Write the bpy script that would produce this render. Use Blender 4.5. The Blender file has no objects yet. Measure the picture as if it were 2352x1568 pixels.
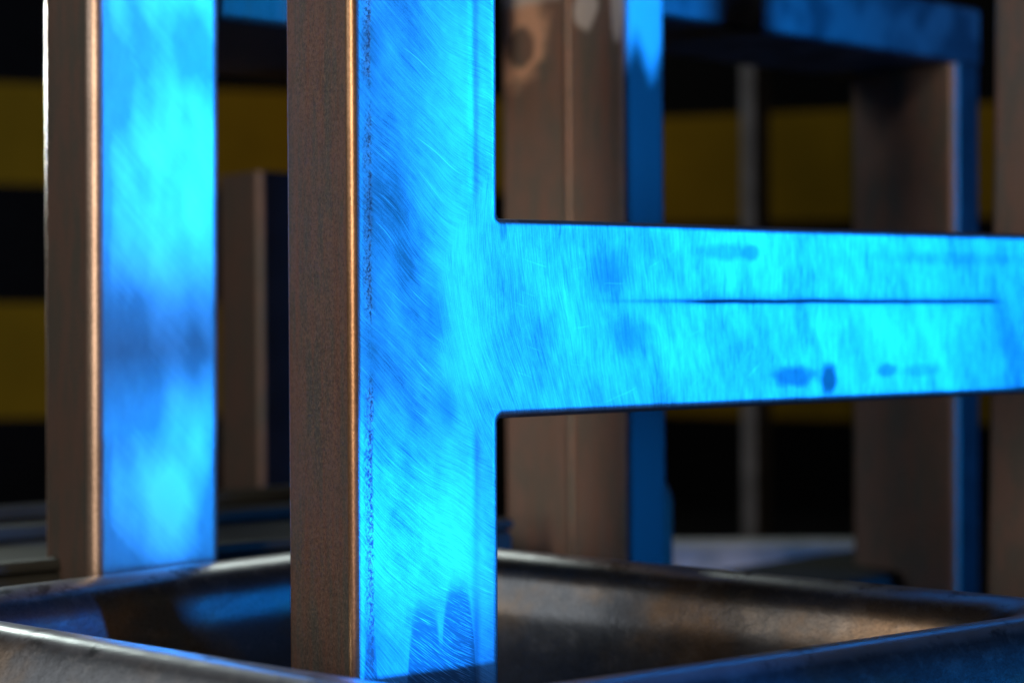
import bpy, bmesh, math
from mathutils import Vector, Matrix

S = bpy.context.scene
COL = S.collection
CZ = 0.20                       # lens height above the bench
FPX = 3600.0                    # focal length in pixels of a 2352 px wide frame
PITCH = math.radians(1.4)

# ------------------------------------------------------------------ camera
cam = bpy.data.cameras.new('camera')
cam.lens = FPX / 2352 * 36.0
cam.sensor_width = 36.0
cam.clip_start = 0.02
cam.clip_end = 20
cam.dof.use_dof = True
cam.dof.focus_distance = 0.387
cam.dof.aperture_fstop = 8.0
co = bpy.data.objects.new('camera', cam)
co.location = (0, 0, CZ)
co.rotation_euler = (math.pi / 2 - PITCH, 0, 0)
COL.objects.link(co)
S.camera = co

# ------------------------------------------------------------------ world and lamps
w = bpy.data.worlds.new('World')
S.world = w
w.use_nodes = True
w.node_tree.nodes['Background'].inputs[0].default_value = (0.75, 0.85, 1.0, 1)
w.node_tree.nodes['Background'].inputs[1].default_value = 0.012


def aim(o, target):
    d = Vector(target) - o.location
    o.rotation_euler = d.to_track_quat('-Z', 'Y').to_euler()


def area(name, loc, target, sx, sy, power, color, spread=math.pi):
    l = bpy.data.lights.new(name, 'AREA')
    l.shape = 'RECTANGLE'
    l.size = sx
    l.size_y = sy
    l.energy = power
    l.color = color
    l.spread = spread
    o = bpy.data.objects.new(name, l)
    o.location = loc
    aim(o, target)
    COL.objects.link(o)
    return o


def spot(name, loc, target, angle, blend, radius, power, color):
    l = bpy.data.lights.new(name, 'SPOT')
    l.spot_size = math.radians(angle)
    l.spot_blend = blend
    l.shadow_soft_size = radius
    l.energy = power
    l.color = color
    o = bpy.data.objects.new(name, l)
    o.location = loc
    aim(o, target)
    COL.objects.link(o)
    return o


area('blue_lamp', (1.15, 0.14, CZ - 0.01), (-0.03, 0.44, CZ - 0.01), 0.13, 1.40, 5.5, (0.002, 0.265, 1.0), math.radians(58))
spot('blue_fill_high', (0.60, 0.29, CZ + 0.38), (-0.095, 0.46, CZ - 0.012), 9, 1.0, 0.01, 34.0, (0.0, 0.26, 1.0))  # added unseen spot that fills the crossbar's shadow on the left post
spot('blue_fill_low', (0.46, 0.02, CZ + 0.01), (-0.112, 0.392, CZ - 0.10), 14, 0.8, 0.006, 50.0, (0.002, 0.21, 1.0))  # added unseen spot that brings blue light onto the pan
area('back_fill', (-0.10, 1.45, CZ + 0.60), (0.05, 0.60, CZ), 0.35, 0.15, 0.9, (0.88, 1.0, 0.95))  # added light above the view, brightens edges from behind
area('warm_lamp', (-0.35, -0.12, CZ + 0.13), (-0.06, 0.42, CZ + 0.05), 0.09, 0.40, 2.8, (1.0, 0.80, 0.62))
area('white_strip_lamp', (-0.40, 0.85, CZ + 0.24), (-0.14, 0.46, CZ + 0.13), 0.04, 0.30, 0.32, (0.86, 1.0, 0.95), math.radians(26))
area('left_fill', (-0.7, 0.22, CZ + 0.35), (0.0, 0.5, CZ), 0.4, 0.4, 1.3, (0.95, 0.97, 1.0))  # added soft fill from the unseen left for the brown side faces

S.view_settings.view_transform = 'Standard'
S.view_settings.look = 'None'
S.view_settings.exposure = 0.0
S.view_settings.gamma = 1.0
S.view_settings.use_curve_mapping = False

# ------------------------------------------------------------------ helpers


def P(px, py, Y):
    """point at distance Y ahead of the lens seen at pixel px, py of a 2352 x 1568 frame"""
    x = (px - 1176) / FPX
    z = -(py - 784) / FPX
    d = Vector((x, math.cos(PITCH) + z * math.sin(PITCH), -math.sin(PITCH) + z * math.cos(PITCH)))
    return Vector((0, 0, CZ)) + d * (Y / d.y)


def tag(o, label=None, cat=None, group=None, kind=None):
    for k, v in (('label', label), ('category', cat), ('group', group), ('kind', kind)):
        if v:
            o[k] = v
    return o


def empty(name, loc, label, cat, group=None):
    o = bpy.data.objects.new(name, None)
    o.empty_display_size = 0.02
    o.location = loc
    COL.objects.link(o)
    tag(o, label, cat, group)
    return o


def link(name, bm, mats, parent=None, smooth=True, wn=True, angle=50):
    me = bpy.data.meshes.new(name)
    bm.normal_update()
    bm.to_mesh(me)
    bm.free()
    for m in (mats if isinstance(mats, (list, tuple)) else [mats]):
        me.materials.append(m)
    if smooth:
        me.shade_smooth()
        me.set_sharp_from_angle(angle=math.radians(angle))
    o = bpy.data.objects.new(name, me)
    COL.objects.link(o)
    if parent:
        o.parent = parent
    if wn:
        md = o.modifiers.new('normals', 'WEIGHTED_NORMAL')
        md.keep_sharp = True
    return o


# ------------------------------------------------------------------ node language
class X:
    nt = None

    def __init__(s, sock):
        s.s = sock

    @staticmethod
    def m(op, *a, clamp=False):
        n = X.nt.nodes.new('ShaderNodeMath')
        n.operation = op
        n.use_clamp = clamp
        for i, v in enumerate(a):
            if isinstance(v, X):
                X.nt.links.new(v.s, n.inputs[i])
            else:
                n.inputs[i].default_value = v
        return X(n.outputs[0])

    def __add__(s, o): return X.m('ADD', s, o)
    __radd__ = __add__
    def __sub__(s, o): return X.m('SUBTRACT', s, o)
    def __rsub__(s, o): return X.m('SUBTRACT', o, s)
    def __mul__(s, o): return X.m('MULTIPLY', s, o)
    __rmul__ = __mul__
    def __truediv__(s, o): return X.m('DIVIDE', s, o)
    def sq(s): return X.m('MULTIPLY', s, s)
    def clamp(s): return X.m('ADD', s, 0.0, clamp=True)


def mx(a, b): return X.m('MAXIMUM', a, b)


def mn(a, b): return X.m('MINIMUM', a, b)


def smooth(v, a, b):
    n = X.nt.nodes.new('ShaderNodeMapRange')
    n.interpolation_type = 'SMOOTHSTEP'
    X.nt.links.new(v.s, n.inputs[0])
    n.inputs[1].default_value = a
    n.inputs[2].default_value = b
    return X(n.outputs[0])


def gauss(v, c, wd):
    return X.m('POWER', 2.718, (v - c).sq() * (-1.0 / (wd * wd)))


def vec(x, y, z=0.0):
    n = X.nt.nodes.new('ShaderNodeCombineXYZ')
    for i, v in enumerate((x, y, z)):
        if isinstance(v, X):
            X.nt.links.new(v.s, n.inputs[i])
        else:
            n.inputs[i].default_value = v
    return X(n.outputs[0])


def noise(v, scale=1.0, detail=2.0, rough=0.5, seed=0.0):
    n = X.nt.nodes.new('ShaderNodeTexNoise')
    n.noise_dimensions = '4D'
    X.nt.links.new(v.s, n.inputs['Vector'])
    n.inputs['W'].default_value = seed
    n.inputs['Scale'].default_value = scale
    n.inputs['Detail'].default_value = detail
    n.inputs['Roughness'].default_value = rough
    return X(n.outputs['Fac'])


def mixc(f, a, b):
    n = X.nt.nodes.new('ShaderNodeMix')
    n.data_type = 'RGBA'
    if isinstance(f, X):
        X.nt.links.new(f.s, n.inputs[0])
    else:
        n.inputs[0].default_value = f
    for i, v in ((6, a), (7, b)):
        if isinstance(v, X):
            X.nt.links.new(v.s, n.inputs[i])
        else:
            n.inputs[i].default_value = (*v, 1)
    return X(n.outputs[2])


def coords():
    n = X.nt.nodes.new('ShaderNodeTexCoord')
    s = X.nt.nodes.new('ShaderNodeSeparateXYZ')
    X.nt.links.new(n.outputs['Object'], s.inputs[0])
    # millimetres; third one measured from lens height is left to the caller
    return X(s.outputs[0]) * 1000.0, X(s.outputs[1]) * 1000.0, X(s.outputs[2]) * 1000.0


def begin(name):
    m = bpy.data.materials.new(name)
    m.use_nodes = True
    X.nt = m.node_tree
    return m, m.node_tree.nodes['Principled BSDF']


def put(b, name, v):
    if isinstance(v, X):
        X.nt.links.new(v.s, b.inputs[name])
    else:
        b.inputs[name].default_value = (*v, 1) if isinstance(v, tuple) else v


def bump(b, h, dist, strength=1.0):
    n = X.nt.nodes.new('ShaderNodeBump')
    n.inputs['Strength'].default_value = strength
    n.inputs['Distance'].default_value = dist
    X.nt.links.new(h.s, n.inputs['Height'])
    X.nt.links.new(n.outputs[0], b.inputs['Normal'])


def scale_layer(x, y, z, red=1.0, seed=0.0, dark=1.0):
    """mill scale with rust mottling: returns colour, roughness, height"""
    p = vec(x, y, z)
    big = noise(vec(x * 0.13, y * 0.13, z * 0.035), 1, 5, 0.7, seed)
    streak = noise(vec(x * 0.35, y * 0.35, z * 0.012), 1, 3, 0.6, seed + 3)
    fine = noise(p, 1.5, 4, 0.8, seed + 5)
    c = mixc(smooth(big, 0.42, 0.56), (0.110 * dark, 0.110 * dark, 0.096 * dark), (0.165 * dark, 0.116 * dark, 0.096 * dark))
    c = mixc(smooth(streak, 0.42, 0.68) * (0.55 * red), c, (0.20 * dark, 0.090 * dark, 0.058 * dark))
    c = mixc(smooth(fine, 0.50, 0.66) * 0.7, c, (0.27 * dark, 0.19 * dark, 0.15 * dark))
    c = mixc(smooth(fine, 0.50, 0.34) * 0.8, c, (0.045 * dark, 0.036 * dark, 0.030 * dark))
    return c, 0.42 + fine * 0.2, fine


def mat_scale(name, dark=1.0, red=1.0, seed=0.0, edge=None, metallic=0.65, bumpd=5e-5):
    m, b = begin(name)
    x, y, z = coords()
    c, r, h = scale_layer(x, y, z, red, seed, dark)
    if edge:      # black flecks where scale has flaked near the far edge of the side face
        wob = noise(vec(z * 0.05, 0.0), 1, 2, 0.5, 9)
        fl = smooth(noise(vec(x, y * 1.3, z * 0.8), 1.6, 3, 0.7, 4), 0.56, 0.63) * gauss(y, edge, 1.5)
        fl = fl * smooth(noise(vec(z * 0.05, 2.0), 1, 1, 0.5, 2), 0.42, 0.55)
        c = mixc(fl.clamp(), c, (0.012, 0.010, 0.009))
        sc = smooth(noise(vec(x, y * 2.5 + z * 0.9, z * 0.03), 2, 1, 0.5, 6), 0.78, 0.80)
        c = mixc(sc.clamp() * 0.7, c, (0.4, 0.36, 0.3))
    put(b, 'Base Color', c)
    put(b, 'Metallic', metallic)
    put(b, 'Roughness', r)
    bump(b, h, bumpd)
    return m


def mat_ground_front(V0):
    """hand-ground face of the front frame; V0 = lens height in mm above the frame's foot"""
    m, b = begin('ground_steel_front')
    U, D, z = coords()
    V = z - V0
    wob = noise(vec(U * 0.05, V * 0.04), 1, 1, 0.4, 1) * 8.0
    # sweeping arcs on the post, steep arcs on the joint and the rail
    q1 = V + U * 1.19 - U.sq() * 0.0093 + wob
    a1 = noise(vec(q1 * 2.2, U * 0.07, V * 0.015), 1.1, 4, 0.8, 2)
    a1b = noise(vec(q1 * 1.6, U * 0.06, V * 0.01), 3.2, 2, 0.7, 12)
    q2 = U - (V * -1.0 + 20.0).sq() * 0.0042 * smooth(U, 140, 40) + wob * 0.6
    a2 = noise(vec(q2 * 2.2, V * 0.06, U * 0.008), 1.0, 4, 0.8, 3)
    a2b = noise(vec(q2 * 1.6, V * 0.06, U * 0.006), 3.2, 2, 0.7, 13)
    bound = (V + 4.0).sq() * 0.012 + 23.0 + (noise(vec(V * 0.2, 0.0), 1, 2, 0.5, 5) - 0.5) * 5.0 + (a1 - 0.5) * 8.0
    k = smooth(U - bound, -1.2, 1.8)
    kk = k * a2 + (1.0 - k) * a1
    kf = k * a2b + (1.0 - k) * a1b
    # individual long bright scratches, in two directions
    q3 = V + U * 0.62 + wob
    s1 = smooth(noise(vec(q3 * 1.3, U * 0.05 + V * 0.01), 1, 1, 0.5, 21), 0.69, 0.75)
    s2 = smooth(noise(vec(q1 * 1.9, U * 0.07), 1, 1, 0.5, 23), 0.68, 0.75)
    scr = mx(s1 * (1.0 - k), s2 * (1.0 - k * 0.6))
    # cloudy tone: harder and lighter passes of the disc
    cloud = noise(vec(U * 0.075 + V * 0.03, V * 0.028), 1, 3, 0.55, 7)
    cl2 = noise(vec(U * 0.16, V * 0.10), 1, 4, 0.6, 17)
    grain = noise(vec(U, V), 3.5, 2, 0.8, 6)
    tone = smooth(cloud, 0.10, 0.90) * 0.6 + 0.08 + (smooth(cl2, 0.2, 0.8) - 0.5) * (0.32 - smooth(U, 45, 80) * 0.17) + 0.13
    tone = tone + gauss(U, 29, 8) * smooth(U, 60, 36) * 0.30 - gauss(U, 12, 10) * 0.12 + (kk - 0.5) * 0.75 + (grain - 0.5) * 0.7 + (kf - 0.5) * 1.3
    tone = tone - smooth(U, 50, 90) * 0.10 - smooth(U, 190, 245) * 0.25  # rail darkened along its length to stand for weaker light
    tone = tone.clamp()
    # long pitted line near the left edge
    wl = (noise(vec(V * 0.06, 3.0), 1, 2, 0.5, 8) - 0.5) * 1.6
    pit = smooth(noise(vec(U * 1.2, V * 0.8), 1.7, 3, 0.8, 9), 0.48, 0.60)
    pm = (gauss(U + wl, 5.0, 0.55) + gauss(U + wl, 3.9, 0.9) * 0.55) * pit
    pm = pm * smooth(noise(vec(V * 0.035, 5.0), 1, 2, 0.5, 10), 0.34, 0.50) * 1.3
    post = smooth(U, 38.5, 36.5)
    pdim = gauss(U, 6.0, 2.6) * smooth(noise(vec(V * 0.03, 1.0), 1, 2, 0.5, 19), 0.40, 0.60) * 0.4
    groove = gauss(U, 33.9, 1.1) * smooth(X.m('ABSOLUTE', V + 4.0), 24, 34)
    # shadow edge low on the post, painted as dark ragged marks
    rag = (a1 - 0.5) * 8.0 + (a1b - 0.5) * 9.0
    def shade_mark(Ui, Vi, c):
        return (V * -1.0 + Vi) - (U - Ui).sq().sq() * c + rag
    pa = mx(mx(shade_mark(19.5, -74.0, 0.03), shade_mark(28.8, -69.0, 0.035)), mx(shade_mark(4.6, -79.0, 1.2), shade_mark(24.0, -82.0, 0.004)))
    sc = smooth(pa, -3.0, 4.5) * smooth(kf, 0.68, 0.50)
    sc = sc + gauss(U, 34.2, 1.2) * smooth(V, -70, -80) * 0.7
    # marks on the rail: seam line and smudges
    ends = smooth(U, 62, 98) * smooth(U, 228, 218)
    ends = ends * (0.45 + 0.55 * smooth(U, 92, 112))
    line = gauss(V + (noise(vec(U * 0.05, 0.0), 1, 2, 0.5, 30) - 0.5) * 0.9 + U * 0.003, 0.5, 0.62) * ends
    line = line + gauss(V, 0.9, 1.6) * ends * 0.25
    wb = (noise(vec(U * 0.2, V * 0.2), 1, 3, 0.6, 31) - 0.5) * 1.1
    def blob(u, v, ru, rv, e=0.45):
        return smooth(X.m('SQRT', ((U - u) * (1.0 / ru)).sq() + ((V - v) * (1.0 / rv)).sq()) + wb, 1.0 + e, 1.0 - e)
    bl = blob(139, -21.3, 8.5, 2.9) * 0.75
    bl = mx(bl, blob(152.5, -22.5, 3.3, 4.2) * 0.95)
    bl = mx(bl, blob(176, -20.5, 4.0, 1.9) * 0.6)
    bl = mx(bl, blob(190, -20.6, 7.0, 1.8, 0.5) * 0.35)
    bl = mx(bl, blob(115, 13.8, 10, 2.2, 0.5) * 0.40)
    bl = mx(bl, blob(123, 13.8, 3.5, 2.4, 0.4) * 0.6)
    bl = mx(bl, blob(75, 8, 6, 5.5, 0.8) * 0.50)
    bl = mx(bl, blob(83, -9, 6, 5.0, 0.8) * 0.50)
    bl = mx(bl, blob(205, 13, 30, 1.8, 0.7) * 0.3)
    bl = mx(bl, blob(22.5, -3, 3.2, 6.5, 0.8) * 0.35)
    bl = mx(bl, blob(12, 24, 2.6, 9, 0.8) * 0.35)
    bl = mx(bl, blob(26, -26, 2.6, 5, 0.8) * 0.40)
    bl = mx(bl, blob(42.5, 18.5, 0.9, 3.2, 0.4) * 0.45)
    dots = smooth(noise(vec(U, V), 0.9, 1, 0.5, 40), 0.76, 0.79) * 0.8
    col = mixc(tone, (0.13, 0.14, 0.15), (0.66, 0.68, 0.70))
    col = mixc(scr * 0.75, col, (0.97, 0.97, 0.97))
    col = mixc((pdim + groove * 0.28).clamp(), col, (0.10, 0.11, 0.12))
    col = mixc(bl.clamp(), col, (0.055, 0.055, 0.06))
    col = mixc((line * 1.0).clamp(), col, (0.02, 0.02, 0.025))
    col = mixc(mx(pm * post, dots).clamp() * 0.85, col, (0.05, 0.05, 0.06))
    col = mixc(sc.clamp() * 0.93, col, (0.17, 0.13, 0.14))
    put(b, 'Base Color', col)
    put(b, 'Metallic', 1.0)
    put(b, 'Roughness', 0.47 - tone * 0.06)
    h = kk * 1.0 + kf * 0.35 + grain * 0.15 - pm.clamp() * 1.0 - groove * 1.5 - line * 2.0
    bump(b, h, 4.5e-5)
    return m


def mat_ground_rough(name, V0, seed=0.0, lo=0.22, hi=0.85):
    """ground face with broad passes, with highlights and crossbar shadow painted in"""
    m, b = begin(name)
    U, D, z = coords()
    V = z - V0
    n1 = noise(vec(U * 0.075 + V * 0.02, V * 0.028 - U * 0.02), 1, 1, 0.4, seed)
    n2 = noise(vec(U * 0.25, V * 0.12), 1, 3, 0.6, seed + 2)
    q = noise(vec(V + U * 1.1, U * 0.05), 0.9, 2, 0.7, seed + 4)
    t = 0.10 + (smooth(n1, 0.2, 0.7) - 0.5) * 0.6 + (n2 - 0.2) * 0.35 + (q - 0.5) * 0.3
    t = t + gauss(V, 30, 30) * gauss(U, 26, 16) * 0.6 + gauss(V, -62, 26) * gauss(U, 26, 13) * 0.9 + smooth(V, 75, 100) * 0.3 - gauss(V, 62, 14) * gauss(U, 5, 9) * 0.6  # highlights painted as brighter spots, one darker smudge at upper left
    # crossbar's shadow painted as a darker diagonal; duller foot on the left
    shade_band = gauss(V - U * 0.9, -38.0, 17.0) * smooth(U, 44, 16) * 0.35
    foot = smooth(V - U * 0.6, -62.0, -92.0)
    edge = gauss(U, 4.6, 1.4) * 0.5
    t = mx(t - shade_band * 0.8 - foot * 0.5 - edge * 0.6, 0.12 + n2 * 0.2).clamp()
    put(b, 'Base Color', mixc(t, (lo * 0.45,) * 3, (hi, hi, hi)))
    put(b, 'Metallic', 1.0)
    put(b, 'Roughness', 0.48)
    bump(b, q, 3e-5)
    return m


def mat_rear_post(V0):
    """scale-brown rectangular tube, disc-cleaned near the top, with light and shade painted in"""
    m, b = begin('rear_post_steel')
    x, y, z = coords()
    V = z - V0
    c, r, h = scale_layer(x, y, z, 1.0, 31, 1.8)
    wb = (noise(vec(y * 0.12, V * 0.12, x * 0.1), 1, 2, 0.5, 3) - 0.5) * 0.7
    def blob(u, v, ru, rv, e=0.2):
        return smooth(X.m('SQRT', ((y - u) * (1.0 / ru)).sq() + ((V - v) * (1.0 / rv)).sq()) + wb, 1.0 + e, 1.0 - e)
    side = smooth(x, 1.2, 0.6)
    warm_light = blob(61, 103, 19, 19) * (1.0 - blob(57, 98, 8, 7.5)) * (1.0 - blob(78, 90, 11, 11))  # orange reflected light painted onto the side face
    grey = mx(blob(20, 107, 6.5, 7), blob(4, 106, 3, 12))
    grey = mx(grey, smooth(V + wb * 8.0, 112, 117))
    front = (1.0 - side) * smooth(V + X.m('SINE', x * 0.42 + 2.2) * 5.0 + wb * 8.0, 80, 97)  # front face: lit top and shaded rest are put into the colour
    c = mixc(warm_light * side * 0.95, c, (0.98, 0.60, 0.40))
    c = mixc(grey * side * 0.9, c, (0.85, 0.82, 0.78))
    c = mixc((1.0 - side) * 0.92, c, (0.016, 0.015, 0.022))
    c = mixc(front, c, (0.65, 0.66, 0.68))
    put(b, 'Base Color', c)
    put(b, 'Metallic', 0.45)
    put(b, 'Roughness', r)
    bump(b, h, 5e-5)
    return m


def mat_rail():
    m, b = begin('rail_steel')
    x, y, z = coords()
    n = noise(vec(x * 0.06, y * 0.05, z * 0.05), 1, 1, 0.5, 77)
    n2 = noise(vec(x * 0.2, y * 0.1, z * 0.1), 1, 2, 0.5, 78)
    t = smooth(n, 0.35, 0.6) * 0.8 + (n2 - 0.5) * 0.6
    put(b, 'Base Color', mixc(t.clamp(), (0.05, 0.05, 0.062), (0.14, 0.14, 0.15)))
    put(b, 'Metallic', 0.6)
    put(b, 'Roughness', 0.45)
    return m


def mat_pan():
    m, b = begin('pressed_steel')
    x, y, z = coords()
    p = vec(x, y, z)
    big = noise(p, 0.035, 4, 0.6, 2)
    med = noise(vec(x * 1.0, y * 0.5, z), 0.16, 4, 0.65, 5)
    fine = noise(p, 1.6, 3, 0.7, 8)
    c = mixc(smooth(big, 0.42, 0.62), (0.10, 0.105, 0.11), (0.15, 0.115, 0.085))
    c = mixc(smooth(med, 0.54, 0.70) * 0.3, c, (0.22, 0.21, 0.20))
    c = mixc(smooth(fine, 0.45, 0.7) * 0.35, c, (0.02, 0.018, 0.016))
    # chalky dust worn onto the crest
    dust = smooth(z, -7.0, -1.0) * smooth(noise(p, 0.20, 4, 0.75, 12), 0.50, 0.62)
    c = mixc(dust * 0.35, c, (0.32, 0.30, 0.27))
    wear_sheen = smooth(z, -3.0, -0.5) * smooth(noise(p, 0.09, 4, 0.7, 15), 0.34, 0.46)  # crest scuffs, lightened further so the blue highlight shows
    c = mixc(wear_sheen * 0.8, c, (0.50, 0.50, 0.50))
    put(b, 'Base Color', c)
    put(b, 'Metallic', 0.95)
    put(b, 'Roughness', 0.24 + med * 0.16)
    bump(b, med * 1.0 + fine * 0.10, 1.6e-4)
    return m


def mat_plain(name, col, rough=0.5, metallic=0.0, var=0.25, sc=0.05, spec=0.5):
    m, b = begin(name)
    x, y, z = coords()
    n = noise(vec(x, y, z), sc, 4, 0.6, 1)
    d = tuple(v * (1 - var) for v in col)
    e = tuple(min(1, v * (1 + var)) for v in col)
    put(b, 'Base Color', mixc(smooth(n, 0.3, 0.7), d, e))
    put(b, 'Roughness', rough)
    put(b, 'Metallic', metallic)
    put(b, 'Specular IOR Level', spec)
    return m


# ------------------------------------------------------------------ geometry builders
def frame_matrix(bottom, top, theta):
    """local x along the face seen to the right, y into depth, z along the post"""
    zz = (top - bottom).normalized()
    bx = Vector((math.cos(theta), math.sin(theta), 0))
    bx = (bx - zz * bx.dot(zz)).normalized()
    yy = zz.cross(bx)
    return Matrix((bx, yy, zz)).transposed().to_4x4()


def tube_bm(wd, dp, h, r, seg=5, z0=0.0, wall=None, ground=True, corner_glint=False):
    """rounded rectangular tube standing on z0; material 1 on the front face (local -y)"""
    bm = bmesh.new()
    def loop(ins, rr):
        pts = []
        for cx, cy, a0 in ((wd - ins, ins, -90), (wd - ins, dp - ins, 0), (ins, dp - ins, 90), (ins, ins, 180)):
            sx = -1 if cx > wd / 2 else 1
            sy = -1 if cy > dp / 2 else 1
            for i in range(seg + 1):
                a = math.radians(a0 + 90 * i / seg)
                pts.append((cx + sx * rr + rr * math.cos(a), cy + sy * rr + rr * math.sin(a)))
        return pts
    L = loop(0, r)
    n = len(L)
    v0 = [bm.verts.new((x, y, z0)) for x, y in L]
    v1 = [bm.verts.new((x, y, z0 + h)) for x, y in L]
    for i in range(n):
        j = (i + 1) % n
        f = bm.faces.new((v0[i], v0[j], v1[j], v1[i]))
        f.normal_update()
        nn = f.normal
        cx = f.calc_center_median().x
        if ground and (nn.y < -0.95 or (nn.y < -0.1 and cx > wd / 2)):
            f.material_index = 1
        elif corner_glint and abs(nn.y) > 0.1 and nn.x < -0.1:
            f.material_index = 2
    if wall:
        I = loop(wall, max(r - wall, 0.0004))
        w0 = [bm.verts.new((x, y, z0)) for x, y in I]
        w1 = [bm.verts.new((x, y, z0 + h)) for x, y in I]
        for i in range(n):
            j = (i + 1) % n
            bm.faces.new((w0[j], w0[i], w1[i], w1[j]))
            bm.faces.new((v1[i], v1[j], w1[j], w1[i]))
            bm.faces.new((v0[j], v0[i], w0[i], w0[j]))
    else:
        bm.faces.new(v1)
        bm.faces.new(v0[::-1])
    return bm


def box_bm(x0, x1, y0, y1, z0, z1, r=0.002, seg=3):
    bm = bmesh.new()
    bmesh.ops.create_cube(bm, size=1)
    for v in bm.verts:
        v.co = ((x0 + x1) / 2 + v.co.x * (x1 - x0), (y0 + y1) / 2 + v.co.y * (y1 - y0), (z0 + z1) / 2 + v.co.z * (z1 - z0))
    if r:
        bmesh.ops.bevel(bm, geom=list(bm.edges), offset=r, segments=seg, affect='EDGES', profile=0.5)
    return bm


def solve(xc, xl, xr, Y, th):
    X0 = (xc - 1176) / FPX * Y
    a = (xr - 1176) / FPX
    l = (xl - 1176) / FPX
    c, s = math.cos(th), math.sin(th)
    return (a * Y - X0) / (c - a * s), (X0 - l * Y) / (s + l * c)


def post_root(name, xt, xb, Y, th, base_z, label, cat, group=None):
    """root at the foot of a post whose near corner runs through xt (top of frame) and xb (bottom)"""
    t, bo = P(xt, 0, Y), P(xb, 1568, Y)
    ax = (t - bo)
    foot = bo + ax * ((base_z - bo.z) / ax.z)
    R = frame_matrix(bo, t, th)
    o = empty(name, foot, label, cat, group)
    o.rotation_euler = R.to_euler()
    return o


def turned(name, loc, th, label, cat, group=None):
    o = empty(name, loc, label, cat, group)
    o.rotation_euler = (0, 0, th)
    return o


R = math.radians
scale_a = mat_scale('mill_scale', 1.0, 1.0, 0, edge=38.0)
scale_b = mat_scale('mill_scale_dull', 0.85, 0.9, 11)
scale_c = mat_scale('mill_scale_dark', 0.55, 0.6, 21)
scale_d = mat_scale('mill_scale_grey', 0.45, 0.2, 41)
PANFLOOR = 0.074


def mat_corner_glint(name, col, rough):
    m, b = begin(name)
    x, y, z = coords()
    g = noise(vec(x, y, z * 0.7), 1.3, 3, 0.75, 3)
    g2 = noise(vec(z * 0.06, 1.0), 1, 2, 0.5, 4)
    put(b, 'Base Color', mixc(smooth(g + (g2 - 0.5) * 0.5, 0.38, 0.62), tuple(v * 0.72 for v in col), col))
    put(b, 'Metallic', 0.9)
    put(b, 'Roughness', rough)
    bump(b, g, 6e-5)
    return m


corner_glint = mat_corner_glint('glint_corner', (0.46, 0.27, 0.15), 0.38)  # lamp highlight along the rounded corners, painted as brighter warm steel
corner_glint_pale = mat_corner_glint('glint_corner_pale', (0.46, 0.345, 0.27), 0.40)

# ------------------------------------------------------------------ setting
bm = box_bm(-1.6, 1.6, -0.3, 2.6, -0.03, 0.0, 0.0)
o = link('workshop_floor', bm, mat_plain('dark_floor', (0.006, 0.006, 0.007), 0.9, spec=0.1), None, False, False)
tag(o, kind='structure')
bm = box_bm(-2.5, 2.5, 2.40, 2.44, 0.0, 1.6, 0.0)
o = link('workshop_wall', bm, mat_plain('dark_wall', (0.006, 0.007, 0.009), 0.8), None, False, False)
tag(o, kind='structure')

# ------------------------------------------------------------------ striped barrier boards, far behind
blackp = mat_plain('black_paint', (0.003, 0.0035, 0.004), 0.8, spec=0.1)
yel = mat_plain('yellow_paint', (0.26, 0.158, 0.005), 0.8, 0, 0.12, 0.01, 0.1)


def striped(name, origin, th, length, label, tops, zbase):
    root = turned(name, (origin[0], origin[1], zbase), th, label, 'barrier board', 'striped barrier boards behind the racks')
    link('board', box_bm(0, length, 0, 0.02, 0, 0.62, 0.002), blackp, root)
    for t0, t1 in tops:
        link('stripe', box_bm(0.002, length - 0.002, -0.0015, -0.0002, CZ + t0 - zbase, CZ + t1 - zbase, 0.0), yel, root, False, False)
    return root


striped('striped_board', (-0.62, 1.33), R(14), 0.66,
        'black board with broad dull yellow stripes, out of focus behind the brightly lit left post', [(0.104, 0.192), (-0.101, 0.000)], 0.0)
striped('striped_board', (0.06, 1.62), R(-22), 1.0,
        'black board with broad dull yellow stripes, out of focus behind the thin grey upright', [(0.080, 0.186), (-0.113, -0.014)], 0.0)

# ------------------------------------------------------------------ thin grey upright far back
r_ = post_root('thin_upright', 1728, 1735, 1.10, R(35), 0.0, 'thin dark grey upright, very blurred, between the brown rear post and the right-hand post', 'upright')
w_, d_ = solve(1722, 1692, 1763, 1.10, R(35))
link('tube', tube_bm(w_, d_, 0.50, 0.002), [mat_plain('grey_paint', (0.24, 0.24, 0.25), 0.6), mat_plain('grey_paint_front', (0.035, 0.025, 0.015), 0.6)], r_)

# pale crate low down behind
r_ = turned('pale_box', (0.092, 0.92, 0.0), R(2), 'pale blue grey box with rounded end, blurred low behind the pressed pan', 'box')
link('box_body', box_bm(0, 0.117, 0, 0.024, 0, 0.052, 0.006, 4), mat_plain('pale_paint', (0.85, 0.90, 0.90), 0.5), r_)
link('lid', box_bm(-0.002, 0.119, -0.002, 0.026, 0.0522, 0.0575, 0.0025, 3), mat_plain('pale_lid', (0.88, 0.92, 0.90), 0.45), r_)

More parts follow.
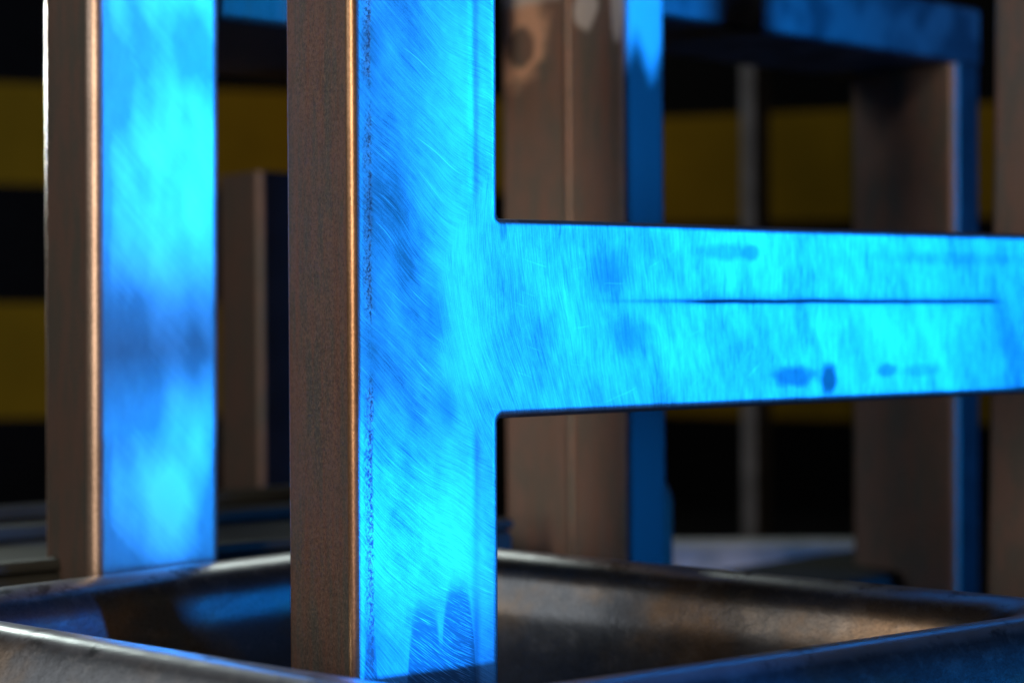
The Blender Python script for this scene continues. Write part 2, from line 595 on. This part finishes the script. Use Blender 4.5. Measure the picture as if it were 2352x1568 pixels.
# ------------------------------------------------------------------ rear rail at the left (bench-high beam)
th = R(33)
a_ = Vector((-math.sin(th), math.cos(th), 0))
b_ = Vector((math.cos(th), math.sin(th), 0))
p0 = P(590, 1243, 0.507)
p0 = p0 - b_ * 0.33
r_ = turned('base_beam', (p0.x, p0.y, 0.0), th, 'dark green-grey flat base beam lying behind the bright left post', 'beam')
beamm = mat_plain('green_grey_steel', (0.018, 0.020, 0.016), 0.75, 0.0, 0.3, 0.03)
link('beam_body', box_bm(0, 0.43, 0, 0.125, 0, p0.z - 0.004, 0.003), beamm, r_)
link('lip', box_bm(0, 0.43, 0.0, 0.007, p0.z - 0.0038, p0.z, 0.0015), beamm, r_)
link('lip', box_bm(0, 0.43, 0.068, 0.078, p0.z - 0.0038, p0.z + 0.001, 0.0015), beamm, r_)
link('lip', box_bm(0, 0.43, 0.117, 0.124, p0.z - 0.0038, p0.z + 0.002, 0.0015), beamm, r_)

# short cut-off post standing behind it
r_ = post_root('short_post', 592, 602, 0.70, R(40), 0.0, 'short dark square post with cut-off top, blurred between the left post and the front post', 'post', 'posts')
w_, d_ = solve(597, 500, 690, 0.70, R(40))
topz = P(600, 392, 0.70).z
link('tube', tube_bm(w_, d_, topz, 0.004, wall=0.003), [scale_b, mat_plain('unlit_front_steel', (0.006, 0.005, 0.006), 0.8, 0.0, 0.3, 0.05, 0.15)], r_)  # front face coloured near black so it looks unlit

# wide rail overhead between left post and rear post
pa = P(500, 4, 0.475)
r_ = turned('overhead_rail', (pa.x - 0.03, pa.y + 0.012, pa.z), R(37), 'dark overhead rail seen from below between left post and front post', 'rail')
link('rail_body', box_bm(0.03, 0.125, 0, 0.115, 0, 0.05, 0.003), [scale_b], r_)
r_.location.z = pa.z

# ------------------------------------------------------------------ left post, brightly lit
thA = R(40)
r_ = post_root('square_post', 210, 214, 0.455, thA, PANFLOOR + 0.02, 'tall square post at left, bright cyan blue ground face and blurred', 'post', 'posts')
wA, dA = solve(212, 96, 511, 0.455, thA)
vA = (CZ - PANFLOOR - 0.02) * 1000
link('tube', tube_bm(wA, dA, 0.36, 0.0040, wall=0.003, corner_glint=True), [mat_scale('mill_scale_left', 0.7, 0.5, 61), mat_ground_rough('ground_steel_left', vA, 3.0, 0.45, 0.97), corner_glint_pale], r_)

# ------------------------------------------------------------------ rear frame: rear post, top rail, corner post
thR = R(40)
r_ = post_root('rear_frame', 1433, 1445, 0.560, thR, 0.0, 'rear frame of brown rectangular tubes joined by a top rail, behind the front crossbar', 'frame')
wB, dB = solve(1438, 1152, 1535, 0.560, thR)
LOC = r_.matrix_basis.inverted()
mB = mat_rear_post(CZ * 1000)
cor = P(2214, 140, 0.686)
lc = LOC @ cor
ztop = lc.z
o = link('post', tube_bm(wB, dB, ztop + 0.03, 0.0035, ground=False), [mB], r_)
seam = bmesh.new()
for i in range(9):
    a = math.radians(180 * i / 8)
    for zz in (0.0, ztop + 0.028):
        seam.verts.new((0.0008 - 0.0022 * math.sin(a), 0.0300 + 0.0024 * math.cos(a), zz))
seam.verts.ensure_lookup_table()
for i in range(8):
    seam.faces.new((seam.verts[2 * i], seam.verts[2 * i + 1], seam.verts[2 * i + 3], seam.verts[2 * i + 2]))
link('weld_seam', seam, mat_scale('seam_scale', 1.6, 0.7, 71), o, wn=False)
blue_rail = mat_rail()
dim_blue = mat_plain('dim_lit_steel', (0.028, 0.028, 0.036), 0.5, 0.5, 0.35, 0.06)  # darker colour makes the corner post's front look dimly lit
link('top_rail', box_bm(wB * 0.5, lc.x + 0.0225, 0.0012, 0.064, ztop, ztop + 0.026, 0.0025), [blue_rail], r_)
wD, dD = solve(2208, 1962, 2280, 0.686, thR)
bmD = tube_bm(0.0200, 0.0575, ztop - 0.0003, 0.0035)
bmesh.ops.translate(bmD, verts=bmD.verts, vec=(lc.x, 0.0, 0))
link('post', bmD, [mat_scale('mill_scale_corner', 2.8, 0.6, 91), dim_blue], r_)
# round pipe stub welded to the foot of the rear post
ps = bmesh.new()
bmesh.ops.create_cone(ps, cap_ends=True, segments=32, radius1=0.0125, radius2=0.0125, depth=0.125)
bmesh.ops.translate(ps, verts=ps.verts, vec=(wB + 0.004, 0.02, 0.0625))
dome = bmesh.ops.create_uvsphere(ps, u_segments=32, v_segments=16, radius=0.0124)['verts']
bmesh.ops.translate(ps, verts=dome, vec=(wB + 0.004, 0.02, 0.125))
link('pipe_stub', ps, mat_scale('stub_scale', 0.9, 0.2, 95), r_)

# base block under the corner post
pb = P(2110, 1360, 0.66)
r_ = turned('base_block', (pb.x - 0.02, pb.y - 0.01, 0.0), thR, 'low grey base block behind the right-hand corner of the pressed pan', 'block')
link('block_body', box_bm(0, 0.12, 0.03, 0.09, 0, pb.z, 0.004), beamm, r_)

# ------------------------------------------------------------------ post at the right edge
thE = R(35)

r_ = post_root('edge_post', 2462, 2440, 0.54, thE, 0.0, 'grey brown post cut by the right edge of the picture, with a pale left edge', 'post', 'posts')
wE, dE = solve(2451, 2266, 2515, 0.54, thE)
link('tube', tube_bm(wE, dE, 0.36, 0.004, wall=0.003), [mat_scale('mill_scale_right', 1.3, 0.4, 101), scale_c], r_)

# ------------------------------------------------------------------ pressed steel pan around the foot of the front post
quad = [Vector((-0.010, 0.303)), Vector((0.1525, 0.399)), Vector((-0.0375, 0.510)), Vector((-0.1645, 0.402))]
NC, NE = 10, 14


def quad_loop(off, rad):
    n = 4
    lines = []
    for i in range(n):
        p, q = quad[i], quad[(i + 1) % n]
        d = (q - p).normalized()
        nrm = Vector((-d.y, d.x))
        lines.append((p + nrm * off, d))
    cs = []
    for i in range(n):
        (p, d), (q, e) = lines[i - 1], lines[i]
        den = d.x * e.y - d.y * e.x
        t = ((q - p).x * e.y - (q - p).y * e.x) / den
        cs.append(p + d * t)
    out = []
    for i in range(n):
        c = cs[i]
        d0 = (c - cs[i - 1]).normalized()
        d1 = (cs[(i + 1) % n] - c).normalized()
        ang = d0.angle(d1)
        rr = max(rad - off * 0.85, 0.006)
        t = rr * math.tan(ang / 2)
        A, B = c - d0 * t, c + d1 * t
        n0 = Vector((-d0.y, d0.x))
        ctr = A + n0 * rr
        a0 = math.atan2(A.y - ctr.y, A.x - ctr.x)
        for k in range(NC + 1):
            a = a0 + ang * k / NC
            out.append(ctr + Vector((math.cos(a), math.sin(a))) * rr)
        nd1 = (cs[(i + 2) % n] - cs[(i + 1) % n]).normalized()
        ang1 = d1.angle(nd1)
        A1 = cs[(i + 1) % n] - d1 * (rr * math.tan(ang1 / 2))
        for k in range(1, NE):
            out.append(B.lerp(A1, k / NE))
    return out


prof = [(-0.040, -0.123), (-0.034, -0.070), (-0.027, -0.042), (-0.020, -0.026), (-0.0145, -0.0155), (-0.0095, -0.0080), (-0.0055, -0.0030), (-0.002, -0.0004),
        (0.002, -0.0003), (0.006, -0.0012), (0.0095, -0.0030), (0.0125, -0.0062), (0.0145, -0.0105), (0.0168, -0.0155), (0.0205, -0.0205), (0.0245, -0.0250), (0.0285, -0.0290),
        (0.0325, -0.0328), (0.0365, -0.0365), (0.0400, -0.0400), (0.0445, -0.0440), (0.050, -0.0480), (0.060, -0.0490)]


def catmull(pts, sub):
    out = []
    for i in range(len(pts) - 1):
        p0, p1, p2, p3 = pts[max(i - 1, 0)], pts[i], pts[i + 1], pts[min(i + 2, len(pts) - 1)]
        for k in range(sub):
            t = k / sub
            out.append(tuple(0.5 * (2 * p1[j] + (-p0[j] + p2[j]) * t + (2 * p0[j] - 5 * p1[j] + 4 * p2[j] - p3[j]) * t * t + (-p0[j] + 3 * p1[j] - 3 * p2[j] + p3[j]) * t ** 3) for j in (0, 1)))
    out.append(pts[-1])
    return out


pf = catmull(prof, 3)
bm = bmesh.new()
rows = []
for off, dz in pf:
    rows.append([bm.verts.new((p.x, p.y, dz)) for p in quad_loop(off, 0.016)])
n = len(rows[0])
for a, b2 in zip(rows[:-1], rows[1:]):
    for i in range(n):
        j = (i + 1) % n
        bm.faces.new((a[i], a[j], b2[j], b2[i]))
bm.faces.new(rows[-1])
pan_root = empty('pressed_pan', (0, 0, 0.0), 'dark pressed steel pan with rounded rim around the foot of the front post', 'pan')
o = link('pan_body', bm, mat_pan(), pan_root, wn=False, angle=80)
o.location = (0, 0, 0.123)

# ------------------------------------------------------------------ front frame: post and crossbar ground flush
thF = R(31.5)
YF = 0.374
wF, dF = solve(808, 657, 1150, YF, thF)
r_ = post_root('front_frame', 803, 812, YF, thF, PANFLOOR + 0.0005, 'steel frame in sharp focus, square post with crossbar, hand-ground face lit bright blue', 'frame')
V0 = (CZ - PANFLOOR - 0.0005) * 1000
hb = [-0.0294, 0.0213]
z0, z1 = 0.0, 0.28
print('FRONT', wF, dF)
zb0, zb1 = hb[0] + V0 / 1000, hb[1] + V0 / 1000
Lbar = 0.30
fil = 0.0007


def arc(cx, cy, r, a0, a1, n=4):
    return [(cx + r * math.cos(math.radians(a0 + (a1 - a0) * i / n)), cy + r * math.sin(math.radians(a0 + (a1 - a0) * i / n))) for i in range(n + 1)]


out = [(0, z0), (wF, z0)]
out += arc(wF + fil, zb0 - fil, fil, 180, 90)
out += [(Lbar, zb0), (Lbar, zb1)]
out += arc(wF + fil * 0.5, zb1 + fil * 0.5, fil * 0.5, 270, 180)
out += [(wF, z1), (0, z1)]
bm = bmesh.new()
f0 = [bm.verts.new((x, 0, z)) for x, z in out]
f1 = [bm.verts.new((x, dF, z)) for x, z in out]
front = bm.faces.new(f0)
backf = bm.faces.new(f1[::-1])
m_ = len(out)
for i in range(m_):
    j = (i + 1) % m_
    bm.faces.new((f0[j], f0[i], f1[i], f1[j]))
bm.normal_update()
ed = [e for e in bm.edges if (e in front.edges[:] or e in backf.edges[:])]
bmesh.ops.bevel(bm, geom=ed, offset=0.0025, segments=5, affect='EDGES', profile=0.5)
bm.normal_update()
for f in bm.faces:
    c = f.calc_center_median()
    nn = f.normal
    f.material_index = 0
    if nn.y < -0.95 or (c.x > wF - 0.004 and nn.y < -0.15 and c.y < 0.004 and abs(nn.z) < 0.3):
        f.material_index = 1
    if c.x > wF - 0.004 and c.y < 0.004 and abs(nn.z) > 0.3 and nn.y < -0.75:
        f.material_index = 1
for f in bm.faces:
    c = f.calc_center_median()
    if f.material_index == 0 and c.x < 0.0025 and (c.y < 0.0025 or c.y > dF - 0.0025) and 0.08 < abs(f.normal.y) < 0.99:
        f.material_index = 2
cut = wF + 0.006
bmp = bm.copy()
bmesh.ops.bisect_plane(bmp, geom=bmp.verts[:] + bmp.edges[:] + bmp.faces[:], plane_co=(cut, 0, 0), plane_no=(1, 0, 0), clear_outer=True)
bmesh.ops.bisect_plane(bm, geom=bm.verts[:] + bm.edges[:] + bm.faces[:], plane_co=(cut, 0, 0), plane_no=(1, 0, 0), clear_inner=True)
gm = mat_ground_front(V0)
link('post', bmp, [scale_a, gm, corner_glint], r_)
link('crossbar', bm, [scale_c, gm], r_)


# weld left in the two inner corners, running back from the ground face
for zc, sg in ((zb0, -1), (zb1, 1)):
    bm = bmesh.new()
    rings = []
    NR = 60
    for i in range(NR + 1):
        yy = 0.0035 + (dF - 0.007) * i / NR
        rr = 0.0011 + 0.0004 * abs(math.sin(i * 0.62)) + 0.0002 * math.sin(i * 1.7)
        if i in (0, NR):
            rr *= 0.4
        rings.append([bm.verts.new((wF + 0.0002 + rr * 1.15 * math.cos(math.radians(a)), yy, zc + rr * math.sin(math.radians(a)))) for a in range(0, 360, 30)])
    for a, b2 in zip(rings[:-1], rings[1:]):
        for k in range(12):
            bm.faces.new((a[k], a[(k + 1) % 12], b2[(k + 1) % 12], b2[k]))
    bm.faces.new(rings[0])
    bm.faces.new(rings[-1][::-1])
    bmesh.ops.recalc_face_normals(bm, faces=bm.faces)
    link('weld_bead', bm, scale_c, r_, wn=False, angle=80)
